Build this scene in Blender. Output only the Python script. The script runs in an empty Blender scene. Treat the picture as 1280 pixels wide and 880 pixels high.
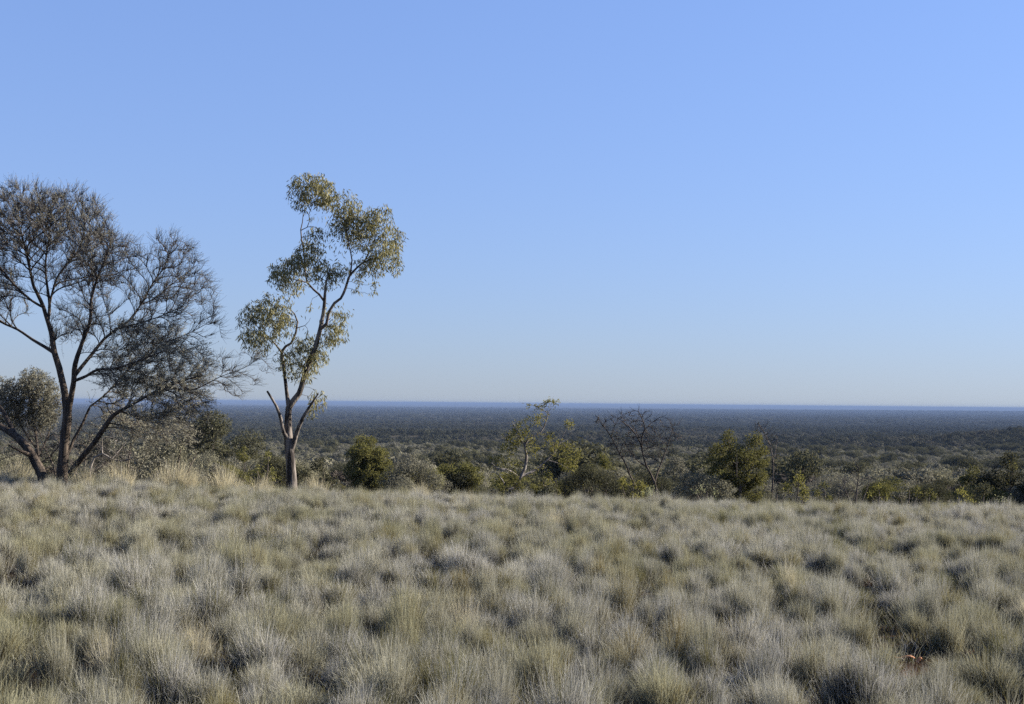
import bpy, math, random
import numpy as np
from mathutils import Vector, Matrix

R = math.radians
rng = np.random.default_rng(7)
random.seed(7)
SC = bpy.context.scene
COL = SC.collection

# ------------------------------------------------------------------ camera
W0, H0, F = 1280.0, 880.0, 1500.0
CAM = np.array((0.0, 0.0, 1.65))
PITCH = math.atan((504 - 440) / F)
ROLL = 0.0092
Rv = np.array((1.0, 0, 0)); Fv = np.array((0, math.cos(PITCH), math.sin(PITCH)))
Uv = np.array((0, -math.sin(PITCH), math.cos(PITCH)))
R2 = Rv * math.cos(ROLL) + Uv * math.sin(ROLL)
U2 = -Rv * math.sin(ROLL) + Uv * math.cos(ROLL)


def P(px, py, y):
    """world point at depth y that the photo shows at (px, py)"""
    d = Fv + R2 * ((px - W0 / 2) / F) + U2 * ((H0 / 2 - py) / F)
    return CAM + d * (y / d[1])


cam_d = bpy.data.cameras.new('camera')
cam = bpy.data.objects.new('camera', cam_d)
COL.objects.link(cam)
cam_d.sensor_width = 36
cam_d.lens = 36 * F / W0
cam_d.clip_start = 0.1
cam_d.clip_end = 200000
M4 = Matrix.Identity(4)
for i in range(3):
    M4[i][0] = R2[i]; M4[i][1] = U2[i]; M4[i][2] = -Fv[i]; M4[i][3] = CAM[i]
cam.matrix_world = M4
SC.camera = cam

# ------------------------------------------------------------------ light
SUN_AZ, SUN_EL = R(SUN_AZ_DEG := 73), R(25)
world = bpy.data.worlds.new('World')
SC.world = world
world.use_nodes = True
nt = world.node_tree
nt.nodes.clear()
sky = nt.nodes.new('ShaderNodeTexSky')
sky.sky_type = 'NISHITA'
sky.sun_disc = False
sky.sun_elevation = SUN_EL
sky.sun_rotation = SUN_AZ
sky.altitude = 0
sky.air_density = 1.6
sky.dust_density = 0.0
sky.ozone_density = 1.5
bg = nt.nodes.new('ShaderNodeBackground')
bg.inputs['Strength'].default_value = 0.05
wo = nt.nodes.new('ShaderNodeOutputWorld')
gm = nt.nodes.new('ShaderNodeGamma'); gm.inputs[1].default_value = 0.5     # softer sky contrast
mu = nt.nodes.new('ShaderNodeMix'); mu.data_type = 'RGBA'; mu.blend_type = 'MULTIPLY'; mu.inputs[0].default_value = 1
mu.inputs[7].default_value = (.845, 1.175, 2.15, 1)                         # the photograph's cool white balance
nt.links.new(sky.outputs[0], gm.inputs[0]); nt.links.new(gm.outputs[0], mu.inputs[6])
nt.links.new(mu.outputs[2], bg.inputs[0])
nt.links.new(bg.outputs[0], wo.inputs[0])

sl = bpy.data.lights.new('sun', 'SUN')
sl.energy = 5.0
sl.angle = R(0.5)
sl.color = (1.0, 0.93, 0.83)
so = bpy.data.objects.new('sun', sl)
COL.objects.link(so)
sd = Vector((math.cos(SUN_EL) * math.sin(SUN_AZ), math.cos(SUN_EL) * math.cos(SUN_AZ), math.sin(SUN_EL)))
so.rotation_euler = sd.to_track_quat('Z', 'Y').to_euler()
so.location = (40, 20, 30)

SC.view_settings.view_transform = 'Standard'
SC.view_settings.look = 'None'
SC.view_settings.exposure = 1.9
SC.view_settings.gamma = 1
SC.view_settings.use_curve_mapping = False
SC.cycles.max_bounces = 6
SC.cycles.diffuse_bounces = 3
SC.cycles.transmission_bounces = 4
SC.cycles.volume_bounces = 0
SC.cycles.use_denoising = False


# ------------------------------------------------------------------ terrain
def hermite(xs, ys):
    xs = np.array(xs, float); ys = np.array(ys, float)
    d = np.diff(ys) / np.diff(xs)
    m = np.zeros_like(ys)
    m[0] = d[0]; m[-1] = d[-1]
    for i in range(1, len(xs) - 1):
        if d[i - 1] * d[i] > 0:
            m[i] = 2 * d[i - 1] * d[i] / (d[i - 1] + d[i])

    def f(x):
        x = np.clip(np.asarray(x, float), xs[0], xs[-1])
        k = np.clip(np.searchsorted(xs, x) - 1, 0, len(xs) - 2)
        h = xs[k + 1] - xs[k]; t = (x - xs[k]) / h
        return ((2 * t**3 - 3 * t**2 + 1) * ys[k] + (t**3 - 2 * t**2 + t) * h * m[k]
                + (-2 * t**3 + 3 * t**2) * ys[k + 1] + (t**3 - t**2) * h * m[k + 1])
    return f


prof = hermite([-300, 0, 12, 20, 26, 32, 45, 60, 100, 150, 250, 400, 700, 1200, 2500, 6000, 20000, 36000, 90000],
               [1.5, 0, -.14, -.33, -.63, -1.2, -2.6, -4.0, -7.0, -9.8, -14, -18, -24, -30, -40, -45, -46, 0, -60])


def sstep(a, b, x):
    t = np.clip((x - a) / (b - a), 0, 1)
    return t * t * (3 - 2 * t)


def wav(x, y, s, seed=0):
    """cheap smooth 2-D noise, -1..1"""
    r = np.random.default_rng(1000 + seed)
    v = 0
    for k in range(6):
        a = r.uniform(0, 2 * math.pi); f = r.uniform(.6, 1.7) / s; ph = r.uniform(0, 6.3)
        v = v + np.sin((x * math.cos(a) + y * math.sin(a)) * f * 2 * math.pi + ph)
    return v / 3.2


def Hgt(x, y):
    x = np.asarray(x, float); y = np.asarray(y, float)
    z = prof(y)
    xc = np.clip(x, -16, 12)
    side = -0.022 * xc + 0.0009 * xc**2
    z = z + side * np.clip(y / 26, 0, 1) * (1 - sstep(60, 150, y))
    z = z + 0.035 * wav(x, y, 3.1, 1) * (1 - sstep(60, 100, y))
    z = z + 0.9 * wav(x, y, 90, 2) * sstep(60, 200, y)
    z = z + 2.2 * wav(x, y, 420, 3) * sstep(300, 900, y)
    z = z + 13 * np.exp(-((x - 400) / 120)**2 - ((y - 720) / 200)**2)
    z = z + 16 * np.exp(-((y - 9300) / 1100)**2) * sstep(-800, 5000, x)
    z = z + 4.5 * wav(x, y * .3, 6000, 4) * sstep(12000, 30000, y)
    return z


# ------------------------------------------------------------------ mesh helpers
def mesh_arr(name, verts, faces, mats, fmat=None, smooth=False):
    """faces: list of (n,k) int arrays"""
    me = bpy.data.meshes.new(name)
    verts = np.asarray(verts, np.float32)
    if not isinstance(faces, list):
        faces = [faces]
    faces = [np.asarray(f, np.int32) for f in faces if len(f)]
    nl = sum(f.size for f in faces); nf = sum(len(f) for f in faces)
    me.vertices.add(len(verts)); me.vertices.foreach_set('co', verts.ravel())
    me.loops.add(nl); me.polygons.add(nf)
    me.loops.foreach_set('vertex_index', np.concatenate([f.ravel() for f in faces]))
    tot = np.concatenate([np.full(len(f), f.shape[1], np.int32) for f in faces])
    st = np.concatenate([[0], np.cumsum(tot)[:-1]]).astype(np.int32)
    me.polygons.foreach_set('loop_start', st)
    for m in mats:
        me.materials.append(m)
    if fmat is not None:
        me.polygons.foreach_set('material_index', np.asarray(fmat, np.int32))
    me.polygons.foreach_set('use_smooth', np.full(nf, smooth))
    me.update(calc_edges=True)
    me.validate()
    return me


class Bag:
    """collects geometry for one mesh"""
    def __init__(s): s.v = []; s.f = {3: [], 4: []}; s.m = {3: [], 4: []}; s.n = 0

    def add(s, v, f, mat=0):
        v = np.asarray(v, float); f = np.asarray(f, int)
        if not len(f): return
        s.v.append(v); s.f[f.shape[1]].append(f + s.n); s.m[f.shape[1]].append(np.full(len(f), mat)); s.n += len(v)

    def build(s, name, mats, smooth=False):
        fs = []; ms = []
        for k in (3, 4):
            if s.f[k]:
                fs.append(np.concatenate(s.f[k])); ms.append(np.concatenate(s.m[k]))
        return mesh_arr(name, np.concatenate(s.v), fs, mats, np.concatenate(ms), smooth)


def unit(v):
    return v / np.maximum(np.linalg.norm(v, axis=-1, keepdims=True), 1e-9)


def frame(D):
    up = np.where(np.abs(D[:, 2:3]) < .9, np.array([[0, 0, 1.]]), np.array([[1., 0, 0]]))
    S = unit(np.cross(D, up)); T = np.cross(S, D)
    return S, T


def sticks(A, B, ra, rb, k=4):
    """independent tapered prisms"""
    A = np.asarray(A, float); B = np.asarray(B, float); n = len(A)
    D = unit(B - A); S, T = frame(D)
    ra = np.broadcast_to(ra, n)[:, None, None]; rb = np.broadcast_to(rb, n)[:, None, None]
    an = np.arange(k) * 2 * math.pi / k
    ring = np.cos(an)[None, :, None] * S[:, None] + np.sin(an)[None, :, None] * T[:, None]
    v = np.concatenate([A[:, None] + ring * ra, B[:, None] + ring * rb], 1).reshape(-1, 3)
    b = np.arange(n)[:, None, None] * 2 * k
    i = np.arange(k)
    q = np.stack([i, (i + 1) % k, (i + 1) % k + k, i + k], 1)[None]
    return v, (b + q).reshape(-1, 4)


def tube(pts, rad, k=8, rough=0.0, seed=0):
    pts = np.asarray(pts, float); n = len(pts)
    D = np.gradient(pts, axis=0); D = unit(D)
    N = np.array([1., 0.2, 0]); out = []
    r = np.random.default_rng(seed)
    for i in range(n):
        N = N - D[i] * N.dot(D[i]); N = N / max(np.linalg.norm(N), 1e-6)
        T = np.cross(D[i], N)
        an = np.arange(k) * 2 * math.pi / k
        rr = rad[i] * (1 + rough * r.uniform(-1, 1, k))
        out.append(pts[i] + (np.cos(an) * rr)[:, None] * N + (np.sin(an) * rr)[:, None] * T)
    out.append(pts[-1:] + D[-1:] * rad[-1] * .5)
    v = np.concatenate(out)
    i = np.arange(k); rows = np.arange(n - 1)[:, None, None] * k
    q = np.stack([i, (i + 1) % k, (i + 1) % k + k, i + k], 1)[None] + rows
    tip = np.stack([(n - 1) * k + i, (n - 1) * k + (i + 1) % k, np.full(k, n * k)], 1)
    return v, q.reshape(-1, 4), tip


def leaves(Pn, D, S, L, Wd):
    n = len(Pn)
    L = np.broadcast_to(L, n)[:, None]; Wd = np.broadcast_to(Wd, n)[:, None]
    v = np.stack([Pn, Pn + D * L * .45 + S * Wd / 2, Pn + D * L, Pn + D * L * .45 - S * Wd / 2], 1).reshape(-1, 3)
    f = np.arange(n * 4).reshape(-1, 4)
    return v, f


def rdir(n, r=None):
    r = r or rng
    return unit(r.normal(size=(n, 3)))


def smooth_line(pts, step):
    """Catmull-Rom through pts (m x d), resampled at about step"""
    pts = np.asarray(pts, float); out = []
    n = len(pts)
    for i in range(n - 1):
        p0 = pts[max(i - 1, 0)]; p1 = pts[i]; p2 = pts[i + 1]; p3 = pts[min(i + 2, n - 1)]
        L = np.linalg.norm((p2 - p1)[:3]); m = max(1, int(round(L / step)))
        for t in np.arange(m) / m:
            out.append(.5 * ((2 * p1) + (-p0 + p2) * t + (2 * p0 - 5 * p1 + 4 * p2 - p3) * t * t + (-p0 + 3 * p1 - 3 * p2 + p3) * t**3))
    out.append(pts[-1])
    return np.array(out)


# ------------------------------------------------------------------ object helpers
def tag(o, label=None, cat=None, group=None, kind=None):
    if label: o['label'] = label
    if cat: o['category'] = cat
    if group: o['group'] = group
    if kind: o['kind'] = kind
    return o


def ob(name, me, parent=None, loc=(0, 0, 0)):
    o = bpy.data.objects.new(name, me)
    COL.objects.link(o)
    o.location = loc
    if parent: o.parent = parent
    return o


# ------------------------------------------------------------------ materials
def new_mat(name):
    m = bpy.data.materials.new(name); m.use_nodes = True
    m.node_tree.nodes.clear()
    return m, m.node_tree.nodes, m.node_tree.links


KF = .64


def foliage_mat(name, c1, c2, c3=None, transl=.3, var=.35, gloss=0.0, patch=None, scale=6.0, hi=None):
    """per-leaf and per-plant colour variation"""
    c1 = [v * KF for v in c1]; c2 = [v * KF for v in c2]; c3 = c3 and [v * KF for v in c3]
    m, N, L = new_mat(name)
    geo = N.new('ShaderNodeNewGeometry'); oi = N.new('ShaderNodeObjectInfo')
    mx = N.new('ShaderNodeMix'); mx.data_type = 'RGBA'
    L.new(geo.outputs['Random Per Island'], mx.inputs['Factor'])
    mx.inputs[6].default_value = (*c1, 1); mx.inputs[7].default_value = (*c2, 1)
    col = mx.outputs[2]
    if c3:
        nz = N.new('ShaderNodeTexNoise'); nz.inputs['Scale'].default_value = 1 / scale; nz.inputs['Detail'].default_value = 3
        L.new(oi.outputs['Location'], nz.inputs['Vector'])
        ad = N.new('ShaderNodeMath'); ad.operation = 'MULTIPLY_ADD'; ad.inputs[1].default_value = .35
        L.new(oi.outputs['Random'], ad.inputs[0]); L.new(nz.outputs[0], ad.inputs[2])
        mr = N.new('ShaderNodeMapRange'); mr.inputs[1].default_value = .52; mr.inputs[2].default_value = .85
        L.new(ad.outputs[0], mr.inputs[0])
        m2 = N.new('ShaderNodeMix'); m2.data_type = 'RGBA'
        L.new(mr.outputs[0], m2.inputs['Factor']); L.new(col, m2.inputs[6]); m2.inputs[7].default_value = (*c3, 1)
        col = m2.outputs[2]
    hs = N.new('ShaderNodeHueSaturation')
    mr = N.new('ShaderNodeMapRange'); mr.inputs[3].default_value = 1 - var; mr.inputs[4].default_value = 1 + var
    L.new(oi.outputs['Random'], mr.inputs[0]); L.new(mr.outputs[0], hs.inputs['Value'])
    L.new(col, hs.inputs['Color'])
    d = N.new('ShaderNodeBsdfDiffuse'); t = N.new('ShaderNodeBsdfTranslucent')
    L.new(hs.outputs[0], d.inputs[0]); L.new(hs.outputs[0], t.inputs[0])
    ms = N.new('ShaderNodeMixShader'); ms.inputs[0].default_value = transl
    L.new(d.outputs[0], ms.inputs[1]); L.new(t.outputs[0], ms.inputs[2])
    o = N.new('ShaderNodeOutputMaterial'); out = ms.outputs[0]
    if gloss:
        g = N.new('ShaderNodeBsdfGlossy'); g.inputs['Roughness'].default_value = .6
        g2 = N.new('ShaderNodeMixShader'); g2.inputs[0].default_value = gloss
        L.new(out, g2.inputs[1]); L.new(g.outputs[0], g2.inputs[2]); out = g2.outputs[0]
    L.new(out, o.inputs[0])
    return m


def bark_mat(name, c1, c2, scale=9.0, stretch=.25, bump=.5, lo=.4, hi=.62):
    c1 = [v * .6 for v in c1]; c2 = [v * .72 for v in c2]
    m, N, L = new_mat(name)
    tc = N.new('ShaderNodeTexCoord'); mp = N.new('ShaderNodeMapping')
    mp.inputs['Scale'].default_value = (1, 1, stretch)
    L.new(tc.outputs['Object'], mp.inputs[0])
    nz = N.new('ShaderNodeTexNoise'); nz.inputs['Scale'].default_value = scale; nz.inputs['Detail'].default_value = 6
    L.new(mp.outputs[0], nz.inputs['Vector'])
    cr = N.new('ShaderNodeValToRGB')
    cr.color_ramp.elements[0].position = lo; cr.color_ramp.elements[0].color = (*c1, 1)
    cr.color_ramp.elements[1].position = hi; cr.color_ramp.elements[1].color = (*c2, 1)
    L.new(nz.outputs[0], cr.inputs[0])
    b = N.new('ShaderNodeBsdfPrincipled'); b.inputs['Roughness'].default_value = .9
    b.inputs['Specular IOR Level'].default_value = .15
    L.new(cr.outputs[0], b.inputs['Base Color'])
    n2 = N.new('ShaderNodeTexNoise'); n2.inputs['Scale'].default_value = scale * 4; n2.inputs['Detail'].default_value = 4
    L.new(mp.outputs[0], n2.inputs['Vector'])
    bp = N.new('ShaderNodeBump'); bp.inputs['Strength'].default_value = bump; bp.inputs['Distance'].default_value = .02
    L.new(n2.outputs[0], bp.inputs['Height']); L.new(bp.outputs[0], b.inputs['Normal'])
    o = N.new('ShaderNodeOutputMaterial'); L.new(b.outputs[0], o.inputs[0])
    return m


def ground_mat():
    m, N, L = new_mat('ground')
    geo = N.new('ShaderNodeNewGeometry')
    pos = geo.outputs['Position']

    def noise(scale, detail=5, vec=pos, rough=.55):
        n = N.new('ShaderNodeTexNoise'); n.inputs['Scale'].default_value = scale; n.inputs['Detail'].default_value = detail
        n.inputs['Roughness'].default_value = rough
        L.new(vec, n.inputs['Vector']); return n.outputs[0]

    def ramp(v, stops):
        r = N.new('ShaderNodeValToRGB')
        e = r.color_ramp.elements
        e[0].position = stops[0][0]; e[0].color = (*stops[0][1], 1)
        e[1].position = stops[-1][0]; e[1].color = (*stops[-1][1], 1)
        for p, c in stops[1:-1]:
            q = e.new(p); q.color = (*c, 1)
        L.new(v, r.inputs[0]); return r.outputs[0]

    def mix(f, a, b):
        x = N.new('ShaderNodeMix'); x.data_type = 'RGBA'
        L.new(f, x.inputs[0]); L.new(a, x.inputs[6]); L.new(b, x.inputs[7]); return x.outputs[2]

    def yrange(a, b):
        s = N.new('ShaderNodeSeparateXYZ'); L.new(pos, s.inputs[0])
        r = N.new('ShaderNodeMapRange'); r.inputs[1].default_value = a; r.inputs[2].default_value = b
        L.new(s.outputs[1], r.inputs[0]); return r.outputs[0]
    soil = ramp(noise(7), [(.35, (.025, .018, .013)), (.58, (.05, .03, .02)), (.78, (.12, .055, .03))])
    scrub = ramp(noise(.35), [(.3, (.03, .027, .02)), (.55, (.05, .045, .033)), (.75, (.08, .072, .052))])
    mp = N.new('ShaderNodeMapping'); mp.inputs['Scale'].default_value = (1, .35, 1); L.new(pos, mp.inputs[0])
    far = ramp(noise(.006, 8, mp.outputs[0], .7), [(.36, (.022, .024, .017)), (.52, (.045, .045, .032)), (.66, (.08, .073, .055))])
    c = mix(yrange(28, 45), soil, scrub)
    c = mix(yrange(900, 3500), c, far)
    b = N.new('ShaderNodeBsdfPrincipled'); b.inputs['Roughness'].default_value = 1; b.inputs['Specular IOR Level'].default_value = 0
    L.new(c, b.inputs['Base Color'])
    bp = N.new('ShaderNodeBump'); bp.inputs['Distance'].default_value = .03; bp.inputs['Strength'].default_value = .6
    L.new(noise(20, 6), bp.inputs['Height']); L.new(bp.outputs[0], b.inputs['Normal'])
    o = N.new('ShaderNodeOutputMaterial'); L.new(b.outputs[0], o.inputs[0])
    return m


M = {}
M['ground'] = ground_mat()
M['silver'] = foliage_mat('silver_blades', (.77, .745, .68), (.32, .305, .25), (.35, .335, .22), transl=.28, var=.2, scale=2.2, )
M['olive_blade'] = foliage_mat('olive_blades', (.15, .155, .055), (.24, .225, .11), (.21, .17, .075), transl=.4, var=.15)
M['straw'] = foliage_mat('straw_blades', (.66, .59, .40), (.46, .41, .27), None, transl=.4, var=.1)
M['shade_thatch'] = foliage_mat('shade_thatch', (.075, .062, .05), (.04, .034, .03), None, transl=0, var=.2)  # dead grass at the base, coloured extra dark to deepen the shaded gaps
M['mulga_leaf'] = foliage_mat('mulga_leaf', (.52, .49, .37), (.30, .285, .21), None, transl=.35, var=.05)
M['mulga_bark'] = bark_mat('mulga_bark', (.045, .035, .028), (.11, .085, .065), 14, .15)
M['twig'] = foliage_mat('twig', (.13, .118, .11), (.085, .078, .073), None, transl=0, var=.05)
M['gum_bark'] = bark_mat('gum_bark', (.045, .036, .03), (.20, .172, .148), 7, .22, .9, .43, .57)
M['gum_bark_dark'] = bark_mat('gum_bark_dark', (.06, .045, .036), (.17, .13, .105), 7, .22, .4)
M['gum_leaf'] = foliage_mat('gum_leaf', (.17, .16, .05), (.29, .26, .12), None, transl=.3, var=.05, gloss=.02)
M['shrub_grey'] = foliage_mat('shrub_grey', (.29, .275, .215), (.19, .18, .135), (.185, .175, .115), transl=.2, var=.22, scale=25)
M['far_grey'] = foliage_mat('far_grey', (.14, .13, .10), (.10, .095, .07), (.11, .105, .07), transl=.1, var=.25, scale=120)
M['far_dark'] = foliage_mat('far_dark', (.06, .062, .04), (.09, .088, .058), None, transl=.1, var=.25)
M['shrub_olive'] = foliage_mat('shrub_olive', (.13, .13, .042), (.19, .175, .065), None, transl=.3, var=.25)
M['shrub_dark'] = foliage_mat('shrub_dark', (.08, .08, .045), (.12, .115, .07), None, transl=.25, var=.25)
M['shrub_green'] = foliage_mat('shrub_green', (.13, .128, .042), (.185, .17, .062), None, transl=.35, var=.1)
M['shrub_yellow'] = foliage_mat('shrub_yellow', (.17, .16, .04), (.25, .23, .075), None, transl=.4, var=.12)
M['shrub_pale'] = foliage_mat('shrub_pale', (.22, .225, .12), (.29, .29, .17), None, transl=.4, var=.1)
M['stem'] = bark_mat('stem', (.07, .055, .045), (.17, .14, .11), 10, .3)
M['dead_wood'] = bark_mat('dead_wood', (.15, .125, .11), (.31, .275, .24), 10, .3)

# ------------------------------------------------------------------ ground sheet
ys = np.concatenate([[-300, -150, -60, -25, -10], np.arange(-4, 60, .5), 60 * np.power(1.016, np.arange(1, 460))])
ys = ys[ys < 80000]
us = np.linspace(-1, 1, 221)
YY, UU = np.meshgrid(ys, us, indexing='ij')
XX = UU * (30 + np.abs(YY) * 1.15 + np.where(YY < 0, 40, 0))
ZZ = Hgt(XX, YY)
nr, nc = YY.shape
idx = np.arange(nr * nc).reshape(nr, nc)
q = np.stack([idx[:-1, :-1], idx[:-1, 1:], idx[1:, 1:], idx[1:, :-1]], -1).reshape(-1, 4)
g = ob('ground', mesh_arr('ground', np.stack([XX, YY, ZZ], -1).reshape(-1, 3), q, [M['ground']], smooth=True))
tag(g, kind='structure')

# ------------------------------------------------------------------ haze
hz, N, L = new_mat('haze')
pv = N.new('ShaderNodeVolumePrincipled')
pv.inputs['Color'].default_value = (.14, .20, .33, 1)
pv.inputs['Density'].default_value = 1.05e-4
pv.inputs['Anisotropy'].default_value = 0
o = N.new('ShaderNodeOutputMaterial'); L.new(pv.outputs[0], o.inputs['Volume'])
bx = np.array([[x, y, z] for x in (-95000, 95000) for y in (-400, 82000) for z in (-64, 8.)])
bf = np.array([[0, 1, 3, 2], [4, 6, 7, 5], [0, 4, 5, 1], [2, 3, 7, 6], [0, 2, 6, 4], [1, 5, 7, 3]])
hzo = ob('haze', mesh_arr('haze', bx, bf, [hz]))
tag(hzo, kind='stuff')


# ------------------------------------------------------------------ scattering (stuff only)
def variants(name, meshes):
    c = bpy.data.collections.new(name)
    for i, me in enumerate(meshes):
        o = bpy.data.objects.new('%s_%02d' % (name, i), me); c.objects.link(o)
    return c


def scatter(name, pts, rot, scl, vi, coll):
    me = bpy.data.meshes.new(name)
    n = len(pts)
    me.vertices.add(n); me.vertices.foreach_set('co', np.asarray(pts, np.float32).ravel())
    a = me.attributes.new('rot', 'FLOAT_VECTOR', 'POINT'); a.data.foreach_set('vector', np.asarray(rot, np.float32).ravel())
    a = me.attributes.new('scl', 'FLOAT_VECTOR', 'POINT'); a.data.foreach_set('vector', np.asarray(scl, np.float32).ravel())
    a = me.attributes.new('vi', 'INT', 'POINT'); a.data.foreach_set('value', np.asarray(vi, np.int32))
    o = ob(name, me)
    ng = bpy.data.node_groups.new(name, 'GeometryNodeTree')
    ng.interface.new_socket('Geometry', in_out='INPUT', socket_type='NodeSocketGeometry')
    ng.interface.new_socket('Geometry', in_out='OUTPUT', socket_type='NodeSocketGeometry')
    N = ng.nodes; L = ng.links
    gi = N.new('NodeGroupInput'); go = N.new('NodeGroupOutput')
    ip = N.new('GeometryNodeInstanceOnPoints'); ci = N.new('GeometryNodeCollectionInfo')
    ci.inputs['Collection'].default_value = coll
    ci.inputs['Separate Children'].default_value = True; ci.inputs['Reset Children'].default_value = True
    ip.inputs['Pick Instance'].default_value = True

    def na(nm, t):
        x = N.new('GeometryNodeInputNamedAttribute'); x.data_type = t; x.inputs[0].default_value = nm; return x.outputs[0]
    L.new(gi.outputs[0], ip.inputs['Points']); L.new(ci.outputs[0], ip.inputs['Instance'])
    L.new(na('vi', 'INT'), ip.inputs['Instance Index'])
    L.new(na('rot', 'FLOAT_VECTOR'), ip.inputs['Rotation']); L.new(na('scl', 'FLOAT_VECTOR'), ip.inputs['Scale'])
    L.new(ip.outputs[0], go.inputs[0])
    mod = o.modifiers.new('scatter', 'NODES'); mod.node_group = ng
    return o


# ------------------------------------------------------------------ grass
def tussock(seed, nb, mat, r0=.1, hmin=.2, hmax=.42, lean=58, w=.0023, curl=1.0, extra=None, exn=0, core=0):
    r = np.random.default_rng(seed)
    B = Bag()
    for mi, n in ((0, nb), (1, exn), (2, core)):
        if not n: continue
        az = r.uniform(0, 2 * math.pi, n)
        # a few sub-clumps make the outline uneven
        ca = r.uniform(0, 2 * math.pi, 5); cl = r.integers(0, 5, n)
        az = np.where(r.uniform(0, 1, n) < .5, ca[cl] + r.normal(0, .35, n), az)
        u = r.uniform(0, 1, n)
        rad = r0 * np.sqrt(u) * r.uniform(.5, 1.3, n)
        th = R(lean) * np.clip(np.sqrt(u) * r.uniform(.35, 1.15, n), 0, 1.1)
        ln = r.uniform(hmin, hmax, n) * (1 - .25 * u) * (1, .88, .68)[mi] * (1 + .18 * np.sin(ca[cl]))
        az2 = az + r.normal(0, .45, n)
        cur = np.stack([rad * np.cos(az), rad * np.sin(az), np.full(n, -.03)], 1)
        sg = 6; rows = []
        wa = r.uniform(0, 2 * math.pi, n)
        side = np.stack([np.cos(wa), np.sin(wa), r.normal(0, .3, n)], 1)
        cw = r.normal(0, .9, n) * curl; ct = r.normal(.16, .2, n) * curl
        for s in range(sg + 1):
            ww = w * (1, 1, .95, .85, .75, .55, .15)[s] * r.uniform(.8, 1.2, n)
            rows.append(cur - side * ww[:, None] / 2); rows.append(cur + side * ww[:, None] / 2)
            d = np.stack([np.sin(th) * np.cos(az2), np.sin(th) * np.sin(az2), np.cos(th)], 1)
            cur = cur + d * (ln / sg)[:, None]
            g = (s / sg)**1.5 * (1.0 if mi == 0 else .45)
            th = th + (ct * 1.9 + r.normal(0, .30, n)) * g + .03; az2 = az2 + (cw + r.normal(0, .35, n)) * g
        v = np.stack(rows, 1).reshape(-1, 3)
        b = np.arange(n)[:, None, None] * (2 * (sg + 1))
        q = np.array([[2 * s, 2 * s + 1, 2 * s + 3, 2 * s + 2] for s in range(sg)])[None]
        B.add(v, (b + q).reshape(-1, 4), mi)
    return B.build('tussock', [mat, extra or mat, M['shade_thatch']])


tv = []
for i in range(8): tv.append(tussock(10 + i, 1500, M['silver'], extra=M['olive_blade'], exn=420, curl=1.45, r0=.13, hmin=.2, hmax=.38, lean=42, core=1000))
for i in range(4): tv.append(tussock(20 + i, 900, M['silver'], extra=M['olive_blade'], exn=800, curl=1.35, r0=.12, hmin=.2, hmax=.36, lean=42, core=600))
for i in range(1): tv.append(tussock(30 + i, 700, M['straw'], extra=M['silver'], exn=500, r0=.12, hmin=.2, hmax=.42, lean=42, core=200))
for i in range(3): tv.append(tussock(40 + i, 90, M['silver'], r0=.15, hmin=.06, hmax=.2, lean=75, extra=M['olive_blade'], exn=130, core=700))  # low fillers, mostly dark dead blades that put shade into the gaps
tcol = variants('tussock', tv)


def field(cell, drop, jit, big=False):
    gx, gy = np.meshgrid(np.arange(-24, 24, cell), np.arange(2.6, 38, cell * .9))
    gx = gx + (np.arange(gx.shape[0]) % 2)[:, None] * cell * .5
    gx = gx + rng.uniform(-jit, jit, gx.shape) * cell; gy = gy + rng.uniform(-jit, jit, gy.shape) * cell
    gx, gy = gx.ravel(), gy.ravel()
    k = (np.abs(gx) < gy * .5 + 4) & (rng.uniform(0, 1, len(gx)) > drop)
    k &= ~((np.abs(gx - .327 * gy) < .17) & (gy > 7.45) & (gy < 8.2))
    if big:
        lx = 2.62 + (gy - 8.0) * .19
        k &= ~((np.abs(gx - lx) < .2) & (gy > 7.3) & (gy < 10.3))
    return gx[k], gy[k]


gx, gy = field(.335, .3, .42, True)
n1 = wav(gx, gy, 1.3, 11); n2 = wav(gx, gy, 2.1, 13)
m = len(gx)
typ = rng.uniform(0, 1, m)
vi = np.where((n2 + rng.normal(0, .45, m) > .7) | (typ < .12), rng.integers(8, 12, m), rng.integers(0, 8, m))
vi = np.where(typ > .992, rng.integers(12, 13, m), vi)
hs = np.clip(.95 + .2 * n1, .6, 1.3) * rng.uniform(.6, 1.38, m)
ws = rng.uniform(.48, .88, m)
fx, fy = field(.27, .1, .5)
m2 = len(fx)
gx = np.concatenate([gx, fx]); gy = np.concatenate([gy, fy]); vi = np.concatenate([vi, rng.integers(13, 16, m2)])
hs = np.concatenate([hs, rng.uniform(.7, 1.4, m2)]); ws = np.concatenate([ws, rng.uniform(.7, 1.2, m2)])
n = len(gx)
pts = np.stack([gx, gy, Hgt(gx, gy)], 1)
rot = np.stack([rng.normal(0, .08, n), rng.normal(0, .08, n), rng.uniform(0, 6.28, n)], 1)
g = scatter('spinifex_grass', pts, rot, np.stack([ws, ws, hs], 1), vi, tcol)
tag(g, kind='stuff', label='silvery grey tussock grass covering the near slope', cat='grass')
print('tussocks', n)


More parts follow.
